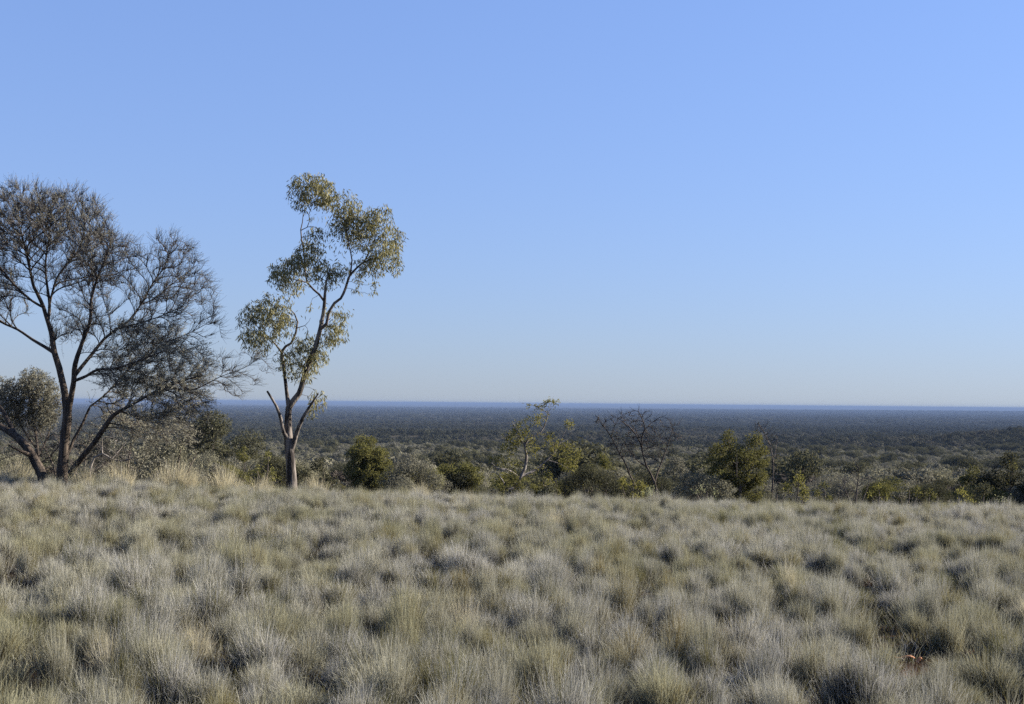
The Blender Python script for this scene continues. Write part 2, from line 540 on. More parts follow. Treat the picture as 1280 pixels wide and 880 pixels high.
# straw-coloured tufts that stand out along the crest
def tuft_label(s): return s
dry = [tussock(60 + i, 520, M['straw'], r0=.2, hmin=.35, hmax=.72, lean=32, w=.006, curl=.6, extra=M['silver'], exn=60) for i in range(2)]
for (px, Y, s, lab) in [
    (212, 26.5, 1.15, 'tall straw yellow grass tuft on the crest right of the dark many-limbed tree'),
    (236, 27.0, .95, 'straw yellow grass tuft touching the right side of the tallest straw tuft'),
    (283, 26.6, 1.1, 'bright straw yellow grass tuft midway between the two big trees, on the crest'),
    (152, 26.8, 1.0, 'pale straw grass tuft on the crest just right of the forked dark trunk'),
    (18, 26.2, 1.0, 'pale dry grass tuft at the far left edge of the crest'),
    (104, 25.6, .85, 'dry grass tuft at the foot of the slanting pale limb of the dark tree'),
    (325, 26.6, .8, 'short straw tuft just left of the white-trunked gum tree'),
    (398, 27.0, .8, 'greenish straw tuft just right of the white-trunked gum tree'),
    (525, 27.6, .75, 'tan grass tuft on the crest between the rounded olive bush and the low olive bush')]:
    x = P(px, 600, Y)[0]
    o = ob('dry_grass_tuft', dry[int(px) % 2], None, (x, Y, float(Hgt(x, Y)) - .03))
    o.scale = (s, s, s * 1.25); o.rotation_euler[2] = px
    tag(o, lab, 'grass tuft', 'dry straw tufts along the crest')


# ------------------------------------------------------------------ trees by space colonisation
def colonise(guides, attr, step, infl=1e9, kill=.2, iters=120, up=.1, jit=.12, seed=0, pw=.35, rad0=None):
    """guides: list of (n,4) arrays xyz+radius, the first is the trunk. returns pos,parent,rad,grown"""
    r = np.random.default_rng(seed)
    pos = []; par = []; rad = []
    for gi, G in enumerate(guides):
        if gi == 0: prev = -1
        else:
            A = np.array(pos); prev = int(np.argmin(((A - G[0, :3])**2).sum(1)))
        for j, g in enumerate(G):
            pos.append(g[:3]); rad.append(g[3]); par.append(prev); prev = len(pos) - 1
    ng = len(pos)
    pos = np.array(pos); par = list(par)
    A = attr.copy()
    d = np.linalg.norm(A[:, None] - pos[None], axis=2)
    near = d.argmin(1); nd = d.min(1)
    alive = nd > kill
    last = {}
    for it in range(iters):
        act = np.where(alive & (nd < infl))[0]
        if not len(act): break
        us_, inv = np.unique(near[act], return_inverse=True)
        V = unit(A[act] - pos[near[act]])
        S = np.zeros((len(us_), 3)); np.add.at(S, inv, V)
        pd = np.array([pos[u] - pos[par[u]] if par[u] >= 0 else (0, 0, 1) for u in us_])
        S = unit(S) + pw * unit(pd) + np.array((0, 0, up)) + r.normal(0, jit, S.shape)
        if rad0 is not None: S = S + .35 * unit(pos[us_] - rad0)
        S = unit(S)
        new = pos[us_] + S * step
        base = len(pos)
        pos = np.concatenate([pos, new]); par.extend(us_.tolist())
        dn = np.linalg.norm(A[act][:, None] - new[None], axis=2)
        mi = dn.argmin(1); md = dn.min(1)
        better = md < nd[act]
        ia = act[better]; near[ia] = base + mi[better]; nd[ia] = md[better]
        alive &= nd > kill
        # drop attractors that made no progress for long
        stuck = act[(~better)]
        for s in stuck:
            last[s] = last.get(s, 0) + 1
            if last[s] > 3: alive[s] = False
    par = np.array(par); n = len(pos)
    load = np.zeros(n); child = np.zeros(n, int)
    np.add.at(child, par[par >= 0], 1)
    load[child == 0] = 1
    for i in range(n - 1, -1, -1):
        if par[i] >= 0 and i >= ng: load[par[i]] += load[i]
    return pos, par, np.array(rad), ng, load, child


def branch_mesh(B, guides, pos, par, rad, ng, load, rtip, expo=.42, mat=0, ksides=8, rough=.06, split=99, mat2=0):
    for i, G in enumerate(guides):
        mat = mat2 if i >= split else mat
        v, qd, tr = tube(G[:, :3], G[:, 3], ksides if G[0, 3] > .03 else 6, rough, i)
        B.add(v, qd, mat); 
        B.add(v[-1 - ksides * 1:][:0], np.zeros((0, 3)), mat)
        if len(tr): B.add(v, tr, mat)
    rr = np.concatenate([rad, np.zeros(len(pos) - ng)])
    for i in range(ng, len(pos)):
        rr[i] = min(rtip * max(load[i], 1)**expo, rr[par[i]] * .92 if par[i] >= 0 else 9)
        rr[i] = max(rr[i], rtip * .8)
    i = np.arange(ng, len(pos))
    if len(i):
        ra = np.minimum(rr[par[i]], rr[i] * 1.25)
        v, q = sticks(pos[par[i]], pos[i], ra, rr[i], 5)
        B.add(v, q, mat)
    return rr


def guide(pts, Y, step=.16):
    """pts: (px, py, radius, depth offset)"""
    a = np.array([[*P(p[0], p[1], Y + p[3]), p[2]] for p in pts])
    return smooth_line(a, step)


def blob_pts(blobs, Y, dens, r):
    """blobs: (px,py,rx,ry,weight,dy,ry_depth) -> points"""
    out = []; tagw = []
    for b in blobs:
        c = P(b[0], b[1], Y + b[5]); rx = b[2] * Y / F; rz = b[3] * Y / F; ryd = b[6]
        n = max(3, int(dens * b[4] * rx * rz * ryd * 4.19))
        u = unit(r.normal(size=(n, 3))) * (r.uniform(0, 1, (n, 1))**.4)
        out.append(c + u * np.array((rx, ryd, rz)))
    return np.concatenate(out)


def root_empty(name, loc, label, cat, group=None):
    o = bpy.data.objects.new(name, None); COL.objects.link(o); o.location = loc
    o.empty_display_size = .3
    return tag(o, label, cat, group)


def local(B, loc):
    l = np.asarray(loc)
    B.v = [v - l for v in B.v]


# ---------- gum tree
def gum_tree():
    Y = 26.3
    r = np.random.default_rng(3)
    G = [
        guide([(365, 622, .20, 0), (365, 609, .165, 0), (364, 592, .15, 0), (363, 575, .142, 0), (361, 552, .14, 0), (360, 530, .115, .05), (361, 510, .10, .1), (366, 502, .10, .1), (374, 492, .085, .1), (379, 475, .08, .05), (387, 452, .075, 0), (396, 428, .07, -.05), (401, 408, .065, -.1), (405, 385, .05, -.1), (406, 370, .045, -.15), (408, 352, .03, -.2), (412, 338, .018, -.25)], Y),
        guide([(360, 548, .10, -.02), (355, 542, .06, -.1), (350, 520, .05, -.2), (345, 507, .042, -.25), (339, 497, .036, -.3), (334, 489, .03, -.3)], Y),
        guide([(363, 566, .10, 0), (368, 550, .075, -.05), (373, 535, .06, -.2), (380, 520, .05, -.3), (388, 507, .04, -.35), (398, 492, .022, -.4)], Y),
        guide([(361, 509, .075, .08), (358, 488, .055, .15), (355, 462, .05, .2), (352, 440, .045, .3), (357, 433, .04, .3), (364, 429, .036, .3), (370, 415, .032, .3), (372, 402, .028, .3), (368, 392, .02, .3), (360, 384, .012, .3)], Y),
        guide([(353, 442, .04, .3), (344, 430, .025, .1), (332, 418, .018, 0), (318, 405, .01, -.1)], Y),
        guide([(400, 412, .055, -.1), (408, 405, .05, -.2), (411, 390, .046, -.25), (418, 379, .044, -.25), (426, 373, .04, -.2), (432, 360, .038, -.1), (437, 345, .036, 0), (447, 334, .032, .1), (455, 327, .028, .1), (462, 314, .02, .1), (470, 295, .012, .1)], Y),
        guide([(437, 345, .03, 0), (440, 325, .02, -.15), (436, 307, .016, -.3), (433, 285, .01, -.4)], Y),
        guide([(455, 327, .02, .1), (472, 322, .015, .3), (487, 312, .009, .4)], Y),
        guide([(405, 376, .04, -.1), (399, 368, .036, 0), (392, 362, .034, .1), (384, 353, .03, .15), (381, 335, .027, .2), (380, 317, .025, .2), (377, 300, .022, .2), (376, 287, .02, .2), (378, 278, .014, .2), (379, 268, .012, .2), (377, 250, .007, .2)], Y),
        guide([(376, 288, .016, .2), (384, 284, .014, .15), (387, 276, .013, .1), (386, 268, .011, .05), (390, 258, .009, 0), (396, 242, .006, 0)], Y),
        guide([(384, 353, .02, .15), (370, 350, .014, 0), (356, 347, .009, -.1)], Y),
        guide([(371, 410, .014, .3), (381, 407, .009, .2), (386, 402, .005, .1)], Y),
    ]
    cl = [(390, 230, 26, 14), (374, 243, 15, 17), (404, 243, 17, 18), (414, 254, 10, 13), (433, 258, 17, 20), (428, 280, 19, 16),
          (453, 275, 21, 19), (475, 276, 17, 17), (490, 298, 16, 16), (480, 318, 20, 18), (496, 333, 9, 11), (466, 331, 19, 14),
          (468, 358, 5, 11), (449, 343, 11, 9), (459, 297, 18, 13), (440, 298, 14, 12), (395, 294, 14, 10), (390, 310, 15, 13),
          (367, 330, 21, 13), (391, 334, 23, 13), (349, 347, 14, 13), (364, 356, 18, 13), (421, 338, 16, 11), (410, 350, 16, 11),
          (326, 388, 22, 14), (309, 402, 12, 17), (340, 406, 20, 18), (352, 382, 11, 13), (320, 424, 20, 13), (355, 448, 13, 15),
          (380, 446, 15, 13), (368, 466, 11, 11), (390, 430, 15, 13), (387, 456, 13, 13), (383, 470, 8, 8), (421, 414, 14, 17),
          (413, 424, 11, 12), (430, 400, 10, 10), (398, 500, 12, 12), (389, 513, 7, 10), (401, 252, 8, 8), (441, 284, 10, 9), (330,436,10,8), (352,338,18,12), (378,322,16,12), (345,396,16,14), (335,374,14,9), (398,446,12,10), (375,432,13,11), (447,360,5,5), (387,384,4,5)]
    blobs = []
    for c in cl:
        dy = r.uniform(-.35, .35)
        c = (c[0], c[1], c[2] * 1.16, c[3] * 1.16)
        blobs.append((c[0], c[1], c[2], c[3], 1, dy, (c[2] + c[3]) / 2 * Y / F * 1.05))
    for (bx_, by_, rx_, ry_) in ((398, 322, 42, 34), (348, 398, 34, 30), (455, 300, 46, 36), (384, 442, 32, 30), (408, 262, 34, 24), (420, 395, 24, 26)):
        blobs.append((bx_, by_, rx_, ry_, .07, 0, .6))
    for g_ in G: g_[:, 3] *= .72
    at = blob_pts(blobs, Y, 60, r)
    pos, par, rad, ng, load, child = colonise(G, at, .09, kill=.10, iters=90, up=.05, jit=.3, seed=5)
    base = P(365, 609, Y); base[2] = Hgt(base[0], Y)
    Bt = Bag()
    rr = branch_mesh(Bt, G, pos, par, rad, ng, load, .0045, mat=0, split=5, mat2=1)
    # leaves: hanging sprays around the twigs inside the clumps
    C = np.array([P(b[0], b[1], Y + b[5]) for b in blobs]); RX = np.array([(b[2] * Y / F, b[6], b[3] * Y / F) for b in blobs])
    cand = np.arange(ng, len(pos))
    q = (((pos[cand][:, None] - C[None]) / RX[None])**2).sum(2).min(1)
    cand = cand[(q < 1.25)]
    tips = cand[rr[cand] < .012]
    rep = np.repeat(tips, 7)
    p = pos[rep] + r.normal(0, .035, (len(rep), 3))
    # extra leaves filling each clump
    ex = blob_pts([(b[0], b[1], b[2] * .98, b[3] * .98, b[4] * .85, b[5], b[6]) for b in blobs], Y, 4200, r)
    keep = wav(ex[:, 0] * 1.0 + ex[:, 1] * .6, ex[:, 2], .33, 77) > -.2
    p = np.concatenate([p, ex[keep]])
    n = len(p)
    D = unit(np.stack([r.normal(0, .5, n), r.normal(0, .5, n), -r.uniform(.25, 1.3, n)], 1))
    S = unit(np.cross(D, rdir(n, r)))
    v, f = leaves(p, D, S, r.uniform(.075, .135, n), r.uniform(.016, .026, n))
    Bl = Bag(); Bl.add(v, f)
    print('gum leaves', n, 'nodes', len(pos))
    local(Bt, base); local(Bl, base)
    t = root_empty('gum_tree', base, 'tall slender gum tree with pale forked trunk and drooping olive leaf clumps', 'tree')
    ob('trunk', Bt.build('gum_trunk', [M['gum_bark'], M['gum_bark_dark']], True), t)
    ob('crown', Bl.build('gum_crown', [M['gum_leaf']]), t)


# ---------- big dark mulga on the left
def mulga_tree():
    Y = 26.0
    r = np.random.default_rng(9)
    G = [
        guide([(77, 612, .19, 0), (77, 598, .17, 0), (79, 575, .155, 0), (81, 549, .145, 0), (84, 522, .135, 0), (82, 500, .115, 0), (80, 486, .10, 0), (74, 460, .092, 0), (68, 440, .085, 0), (64, 415, .072, 0), (59, 400, .062, 0), (54, 383, .056, 0), (48, 370, .05, -.1), (42, 358, .044, -.2), (36, 330, .036, -.3), (30, 305, .026, -.4), (24, 280, .014, -.5)], Y),
        guide([(84, 524, .10, -.05), (88, 500, .085, -.1), (92, 478, .078, -.2), (94, 455, .07, -.3), (104, 425, .056, -.4), (113, 400, .048, -.5), (114, 375, .042, -.5), (121, 350, .032, -.6), (130, 328, .022, -.6), (138, 305, .012, -.6)], Y),
        guide([(93, 470, .065, -.2), (104, 456, .055, 0), (117, 440, .05, .2), (130, 424, .045, .35), (145, 412, .04, .4), (160, 402, .036, .5), (176, 381, .03, .6), (191, 354, .024, .7), (205, 334, .018, .8), (214, 312, .010, .8)], Y),
        guide([(68, 441, .06, .05), (55, 433, .05, .2), (40, 424, .042, .4), (22, 412, .035, .6), (0, 402, .028, .8), (-25, 385, .02, 1), (-50, 365, .012, 1.1)], Y),
        guide([(54, 384, .04, 0), (40, 376, .034, -.2), (22, 360, .03, -.5), (5, 340, .024, -.7), (-10, 318, .018, -.9), (-22, 290, .01, -1)], Y),
        guide([(60, 402, .05, 0), (62, 380, .042, .3), (58, 350, .036, .5), (57, 328, .03, .6), (61, 300, .022, .7), (65, 270, .012, .8)], Y),
        guide([(61, 385, .035, .3), (70, 350, .03, .5), (84, 330, .024, .8), (98, 312, .018, 1.0), (106, 285, .01, 1.2)], Y),
        guide([(88, 592, .10, -.1), (94, 583, .095, -.15), (105, 569, .085, -.3), (115, 557, .08, -.4), (129, 537, .072, -.5), (142, 519, .062, -.6), (163, 507, .045, -.7), (190, 492, .034, -.8), (222, 478, .024, -.9), (250, 470, .015, -.9)], Y),
        guide([(86, 565, .05, .1), (93, 548, .045, .2), (103, 530, .04, .3), (113, 508, .035, .4), (122, 501, .03, .4), (133, 504, .022, .4), (136, 514, .016, .4)], Y),
        guide([(122, 501, .026, .4), (135, 490, .025, .5), (150, 472, .022, .6), (168, 455, .016, .7), (190, 440, .01, .8)], Y),
        guide([(93, 476, .05, -.25), (108, 470, .042, -.5), (122, 462, .036, -.8), (145, 460, .03, -1), (170, 452, .022, -1.2), (200, 440, .012, -1.3)], Y),
        guide([(220, 478, .02, -.9), (240, 487, .018, -1), (258, 480, .015, -1), (275, 471, .011, -1), (295, 464, .007, -1)], Y),
        guide([(176, 381, .022, .6), (195, 372, .018, .9), (215, 355, .014, 1.1), (235, 340, .008, 1.2)], Y),
        guide([(191, 430, .018, -.6), (215, 425, .014, -.4), (240, 415, .01, -.2), (262, 402, .007, 0)], Y),
        guide([(145, 412, .03, .4), (170, 405, .022, 0), (196, 397, .016, -.2), (225, 385, .01, -.3)], Y),
        guide([(150, 514, .03, -.6), (170, 520, .02, -.9), (190, 524, .012, -1.1)], Y),
    ]
    # px,py,rx,ry,weight,dy,depth radius ; leafiness
    bl = [(20, 285, 70, 44, .9, -.4, 1.3, .25), (85, 286, 55, 44, 1.15, .3, 1.3, .3), (55, 258, 50, 22, 1.3, 0, 1.0, .35), (132, 325, 42, 40, .9, -.2, 1.2, .2),
          (105, 350, 45, 32, .55, .5, 1.2, .15), (214, 332, 32, 38, .8, .6, .8, .08), (238, 368, 30, 30, .6, .6, .8, .08), (200, 385, 46, 30, .4, 0, 1.0, .15),
          (255, 408, 26, 18, .5, -.2, .6, .08), (180, 425, 48, 24, 1.1, 0, 1.1, .6), (212, 447, 44, 22, 1.0, -.4, 1.0, .7), (170, 478, 46, 20, 1.3, -.3, 1.1, .7),
          (215, 492, 42, 20, 1.4, -.7, .9, .75), (150, 452, 34, 18, .5, .3, 1, .6), (190, 515, 44, 16, .6, -.8, .8, .75), (200, 540, 46, 16, .8, .6, .8, .8), (140, 505, 34, 18, .6, .6, .8, .6), (225, 512, 38, 18, .9, -.3, .8, .8), (150, 530, 32, 14, .5, .5, .7, .7), (230, 470, 34, 22, .6, .2, .8, .7), (215, 530, 30, 9, .5, -.8, .6, .7), (298, 458, 32, 22, .5, -1, .6, .08), (275, 484, 38, 12, .6, -1, .5, .12),
          (-35, 340, 65, 75, .5, 0, 1.4, .25), (-30, 270, 50, 40, .8, -.5, 1.0, .25), (105, 402, 35, 20, .6, -.3, .9, .5), (85, 420, 25, 13, .5, .2, .7, .5), (20, 385, 30, 14, .3, .5, .7, .3), (314, 448, 16, 12, .6, -1, .4, .1)]
    for g_ in G: g_[:, 3] *= .72
    at = blob_pts([b[:7] for b in bl], Y, 120, r)
    pos, par, rad, ng, load, child = colonise(G, at, .10, kill=.11, iters=150, up=.16, jit=.06, seed=8, pw=.9, rad0=P(95, 470, Y))
    base = P(77, 598, Y); base[2] = Hgt(base[0], Y)
    Bt = Bag()
    rr = branch_mesh(Bt, G, pos, par, rad, ng, load, .0052, expo=.40)
    C = np.array([P(b[0], b[1], Y + b[5]) for b in bl]); RX = np.array([(b[2] * Y / F, b[6], b[3] * Y / F) for b in bl])
    LF = np.array([b[7] for b in bl])
    cand = np.arange(ng, len(pos)); cand = cand[rr[cand] < .016]
    q = (((pos[cand][:, None] - C[None]) / RX[None])**2).sum(2)
    leafy = LF[q.argmin(1)]
    D0 = unit(pos[cand] - pos[par[cand]])
    Bc = Bag(); nn = 0
    for k in range(4):
        pr = r.uniform(0, 1, len(cand)) < (.95 if k < 3 else .8)
        c = cand[pr]; lf = leafy[pr]; n = len(c)
        d = unit(D0[pr] * .6 + .6 * unit(pos[c] - P(95, 490, Y)) + r.normal(0, .33, (n, 3)) + np.array((0, 0, .18)))
        ln = r.uniform(.12, .36, n)
        a = pos[c] - (pos[c] - pos[par[c]]) * r.uniform(0, 1, (n, 1))
        mid = a + d * ln[:, None] * .5
        d2 = unit(d + r.normal(0, .14, (n, 3)) + np.array((0, 0, .12)))
        e = mid + d2 * ln[:, None] * .5
        v, f = sticks(a, mid, .0032, .0026, 3); Bc.add(v, f, 0)
        v, f = sticks(mid, e, .0026, .0014, 3); Bc.add(v, f, 0)
        for j in range(9):
            s = r.uniform(0, 1, n) < np.where(lf > .5, lf * .8, lf * .6 + .08)
            t = r.uniform(.2, 1.0, (s.sum(), 1))
            pp = a[s] * (1 - t) + e[s] * t
            dd = unit(d2[s] + r.normal(0, .7, pp.shape) + np.array((0, 0, .2)))
            ss = unit(np.cross(dd, rdir(len(pp), r)))
            v, f = leaves(pp, dd, ss, r.uniform(.035, .075, len(pp)), np.where(lf[s] > .5, .011, .006)); Bc.add(v, f, 1); nn += len(pp)
    print('mulga nodes', len(pos), 'needles', nn)
    local(Bt, base); local(Bc, base)
    t = root_empty('mulga_tree', base, 'big dark spreading tree with fine bare-looking twigs and forked black trunk at the left', 'tree')
    ob('trunk', Bt.build('mulga_trunk', [M['mulga_bark']], True), t)
    ob('crown', Bc.build('mulga_crown', [M['twig'], M['mulga_leaf']]), t)


gum_tree()
mulga_tree()


# ---------- generic traced tree / bush: guides + blobs
def traced(name, label, cat, Y, basepx, G, blobs, leafm, barkm, rs=.7, dens=40, ldens=250, leaf=(.08, .14), lw=.4, step=.14, kill=.18, up=.1,
           rtip=.005, twigs=0, droop=0., group=None, seed=1, gapn=.3, twig_len=(.1, .3), gapt=-.25, twigm=None):
    r = np.random.default_rng(seed)
    G = [guide(g, Y, step) for g in G]
    for g_ in G: g_[:, 3] *= rs
    dens *= 6 if dens < 30 else 2
    kill = min(kill, .19); step = min(step, .16)
    base = P(basepx[0], basepx[1], Y); gz = float(Hgt(base[0], Y)); base[2] = gz
    # run the trunk down to the ground
    g0 = G[0]
    foot = np.array([g0[0, 0], g0[0, 1], gz - .1, g0[0, 3] * 1.3])
    if g0[0, 2] > gz:
        base[0] = g0[0, 0]; base[1] = g0[0, 1]
        m = max(2, int((g0[0, 2] - gz) / .25))
        G[0] = np.concatenate([foot + (g0[0] - foot) * t for t in (np.arange(m) / m)[:, None]]).reshape(-1, 4) if False else \
            np.concatenate([np.array([foot + (g0[0] - foot) * t for t in np.arange(m) / m]), g0])
    bl = []
    for b in blobs:
        bb = list(b) + [1, r.uniform(-.3, .3), (b[2] + b[3]) / 2 * Y / F] if len(b) == 4 else list(b)
        bl.append(bb)
    at = blob_pts(bl, Y, dens, r)
    pos, par, rad, ng, load, child = colonise(G, at, step, kill=kill, iters=70, up=up, jit=.25, seed=seed)
    Bt = Bag()
    rr = branch_mesh(Bt, G, pos, par, rad, ng, load, rtip, expo=.42)
    Bl = Bag()
    cand = np.arange(ng, len(pos)); cand = cand[rr[cand] < .02]
    if twigs and len(cand):
        for k in range(twigs):
            n = len(cand)
            d = unit(unit(pos[cand] - pos[par[cand]]) + r.normal(0, .6, (n, 3)) + np.array((0, 0, .3)))
            a = pos[cand] - (pos[cand] - pos[par[cand]]) * r.uniform(0, 1, (n, 1))
            v, f = sticks(a, a + d * r.uniform(*twig_len, (n, 1)), rtip * .6, rtip * .3, 3)
            (Bt if leafm else Bl).add(v, f, 0)
    if leafm:
        p = blob_pts(bl, Y, ldens * 11, r)
        kp = wav(p[:, 0] + p[:, 1] * .7, p[:, 2] + p[:, 1] * .4, gapn, seed + 50) > gapt
        p = p[kp]
        if len(cand):
            rep = np.repeat(cand, 5); p = np.concatenate([p, pos[rep] + r.normal(0, .06, (len(rep), 3))])
        p = p[p[:, 2] > Hgt(p[:, 0], p[:, 1]) + .02]
        n = len(p)
        D = unit(rdir(n, r) + np.array((0, 0, .35 if not droop else -droop)))
        S = unit(np.cross(D, rdir(n, r)))
        L_ = r.uniform(*leaf, n)
        v, f = leaves(p, D, S, L_, L_ * lw); Bl.add(v, f, 0)
        print(name, 'leaves', n)
    local(Bt, base); local(Bl, base) if Bl.n else None
    t = root_empty(name, base, label, cat, group)
    ob('trunk', Bt.build('trunk', [barkm], True), t)
    if Bl.n:
        ob('crown', Bl.build('crown', [leafm or twigm or barkm]), t)
    return t


# leaning tree at the left edge, crown mostly out of frame
traced('leaning_tree', 'brown trunk leaning out of the left edge of the photo beside the big dark tree', 'tree', 25.6, (55, 600),
       [[(56, 606, .13, 0), (52, 592, .125, 0), (45, 578, .115, 0), (36, 562, .105, 0), (24, 549, .095, .1), (8, 537, .085, .2), (-12, 525, .075, .3), (-40, 490, .06, .4), (-60, 450, .04, .5)],
        [(20, 545, .06, .1), (12, 530, .055, .3), (4, 515, .05, .5), (-8, 498, .04, .6), (-20, 470, .03, .7)],
        [(40, 570, .06, 0), (22, 562, .03, -.4), (10, 556, .012, -.6)]],
       [(-75, 430, 55, 40), (-40, 455, 35, 30), (-110, 460, 50, 40), (-15, 480, 20, 18)], M['mulga_leaf'], M['mulga_bark'], rs=.85, dens=30, ldens=90, leaf=(.05, .09), lw=.2, twigs=3, seed=21)
traced('grey_bush', 'dense grey-green bush behind the trunks at the left edge', 'bush', 30, (40, 590),
       [[(48, 575, .06, 0), (45, 545, .05, 0), (40, 515, .04, 0), (35, 490, .02, 0)], [(47, 570, .04, 0), (60, 545, .03, .2), (66, 510, .015, .3)], [(45, 560, .04, 0), (28, 535, .03, -.2), (15, 505, .015, -.3)],
        [(50, 580, .035, 0), (72, 560, .025, .3), (85, 535, .012, .3)]],
       [(45, 490, 26, 28), (22, 498, 25, 26), (60, 505, 18, 28), (10, 520, 22, 22), (45, 525, 26, 20), (40, 470, 16, 12), (0, 490, 20, 20)], M['shrub_grey'], M['mulga_bark'], dens=45, ldens=900, leaf=(.05, .09), lw=.25, twigs=3, seed=22)
traced('bare_brush', 'leafless brown brush tangled between the leaning trunk and the dark trunk', 'bush', 29, (70, 597),
       [[(70, 600, .03, 0), (66, 580, .025, 0), (56, 560, .015, 0), (50, 540, .01, 0)], [(72, 600, .025, 0), (76, 570, .02, .2), (72, 545, .01, .3)], [(90, 600, .025, .3), (100, 575, .02, .3), (112, 548, .01, .3)],
        [(100, 602, .025, .5), (125, 585, .02, .5), (148, 570, .01, .5)]],
       [(50, 560, 34, 32), (100, 565, 32, 30), (20, 575, 25, 22), (140, 570, 30, 22)], None, M['stem'], dens=60, twigs=6, rtip=.006, seed=23, twig_len=(.15, .4), twigm=M['twig'])
traced('fallen_branch', 'pale dead branch lying with its twigs up beside the dark tree', 'dead branch', 27.5, (165, 585),
       [[(112, 588, .04, 0), (118, 572, .035, 0), (128, 567, .032, 0), (140, 574, .03, 0), (152, 576, .026, 0), (166, 573, .02, 0)], [(140, 573, .02, 0), (150, 562, .014, .1), (158, 552, .008, .2)], [(128, 566, .02, 0), (128, 548, .014, 0), (140, 547, .01, .1), (152, 553, .006, .1)]],
       [(158, 562, 12, 9), (140, 555, 12, 8)], None, M['dead_wood'], dens=60, twigs=2, rtip=.006, seed=24)

traced('olive_bush', 'rounded bright olive bush standing alone right of the gum tree', 'bush', 52, (461, 625),
       [[(462, 615, .07, 0), (461, 590, .05, 0), (458, 565, .03, 0)], [(462, 610, .05, 0), (475, 585, .03, .3), (482, 570, .015, .3)], [(461, 610, .05, 0), (447, 590, .03, -.3), (440, 575, .015, -.3)]],
       [(456, 553, 15, 10), (450, 568, 18, 14), (470, 572, 18, 14), (480, 588, 13, 18), (443, 590, 13, 18), (462, 595, 24, 18), (475, 605, 14, 10), (450, 610, 16, 10), (462, 580, 24, 18)],
       M['shrub_green'], M['stem'], dens=8, ldens=400, leaf=(.065, .11), lw=.4, step=.25, kill=.3, seed=31, rtip=.008, gapn=.7)
traced('low_olive_bush', 'low wide olive bush left of the sprawling pale-limbed tree', 'bush', 50, (572, 625),
       [[(570, 618, .05, 0), (568, 600, .035, 0), (560, 590, .02, 0)], [(570, 612, .04, 0), (585, 598, .03, .2), (592, 588, .015, .2)]],
       [(560, 590, 15, 12), (578, 586, 14, 10), (592, 596, 14, 13), (548, 602, 12, 10), (572, 602, 20, 10), (570, 612, 30, 8)],
       M['shrub_olive'], M['stem'], dens=8, ldens=420, leaf=(.065, .11), step=.25, kill=.3, seed=32, rtip=.008, gapn=.7)
traced('sprawling_gum', 'open sprawling tree with pale crooked limbs and yellow-green leaves, top just above the horizon', 'tree', 41, (650, 625),
       [[(645, 618, .11, 0), (646, 606, .10, 0), (651, 596, .09, 0), (656, 585, .08, .1), (658, 570, .07, .1), (656, 556, .06, .1), (664, 546, .05, .2), (676, 540, .04, .3), (682, 528, .03, .3), (686, 514, .018, .3)],
        [(650, 598, .06, 0), (643, 592, .05, -.2), (633, 587, .04, -.4), (622, 586, .03, -.5), (614, 578, .02, -.6)], [(656, 556, .04, .1), (648, 545, .03, 0), (642, 530, .015, -.1)],
        [(646, 606, .06, 0), (636, 612, .04, -.3), (628, 600, .025, -.4), (620, 590, .015, -.5)], [(652, 595, .06, 0), (668, 588, .045, .3), (684, 575, .035, .5), (697, 560, .02, .6), (708, 535, .012, .6)],
        [(684, 575, .025, .5), (700, 580, .02, .5), (712, 588, .012, .5)], [(684, 516, .02, .3), (672, 508, .012, .3), (660, 506, .008, .3)]],
       [(690, 502, 10, 6), (677, 506, 9, 6), (658, 506, 7, 5), (666, 526, 12, 8), (652, 536, 12, 10), (640, 545, 12, 10), (655, 550, 16, 9), (636, 560, 14, 9), (622, 575, 13, 8), (640, 580, 14, 8), (712, 528, 8, 8), (690, 552, 10, 12),
        (706, 560, 10, 10), (668, 562, 12, 8), (680, 598, 15, 11), (712, 580, 14, 11), (628, 600, 16, 10), (672, 518, 8, 6), (720,568,9,9)],
       M['shrub_yellow'], M['dead_wood'], dens=12, ldens=260, leaf=(.08, .13), lw=.3, step=.18, kill=.22, twigs=2, seed=33, rtip=.006, droop=.4, gapn=.5, gapt=-.05)
traced('dead_tree', 'leafless dark dead tree with wide forked branches reaching the horizon', 'tree', 44, (820, 632),
       [[(820, 628, .09, 0), (820, 612, .08, 0), (816, 598, .06, 0), (808, 582, .05, 0), (803, 565, .045, 0), (802, 548, .04, 0), (806, 535, .035, 0), (802, 522, .025, 0), (798, 514, .015, 0)],
        [(818, 605, .05, 0), (822, 590, .045, .2), (828, 575, .035, .3), (834, 558, .025, .4), (840, 540, .012, .4)], [(803, 560, .035, 0), (796, 545, .03, -.3), (786, 533, .025, -.4), (775, 526, .015, -.5)],
        [(806, 537, .025, 0), (815, 528, .02, .2), (826, 521, .012, .3)], [(797, 612, .05, -.3), (788, 595, .045, -.3), (782, 580, .04, -.4), (772, 562, .035, -.5), (764, 546, .028, -.5), (754, 532, .02, -.6), (746, 522, .01, -.6)],
        [(764, 546, .02, -.5), (768, 533, .015, -.5), (776, 520, .008, -.5)], [(809, 584, .04, 0), (796, 575, .025, .2), (785, 560, .012, .3)]],
       [(760, 528, 18, 10), (785, 525, 18, 12), (803, 520, 12, 9), (822, 530, 14, 12), (780, 560, 22, 18), (800, 545, 20, 15), (842, 545, 12, 16), (822, 560, 20, 18), (845, 530, 8, 8)],
       None, M['mulga_bark'], dens=29, step=.18, kill=.15, twigs=5, seed=34, rtip=.007, twig_len=(.1, .3), twigm=M['twig'])
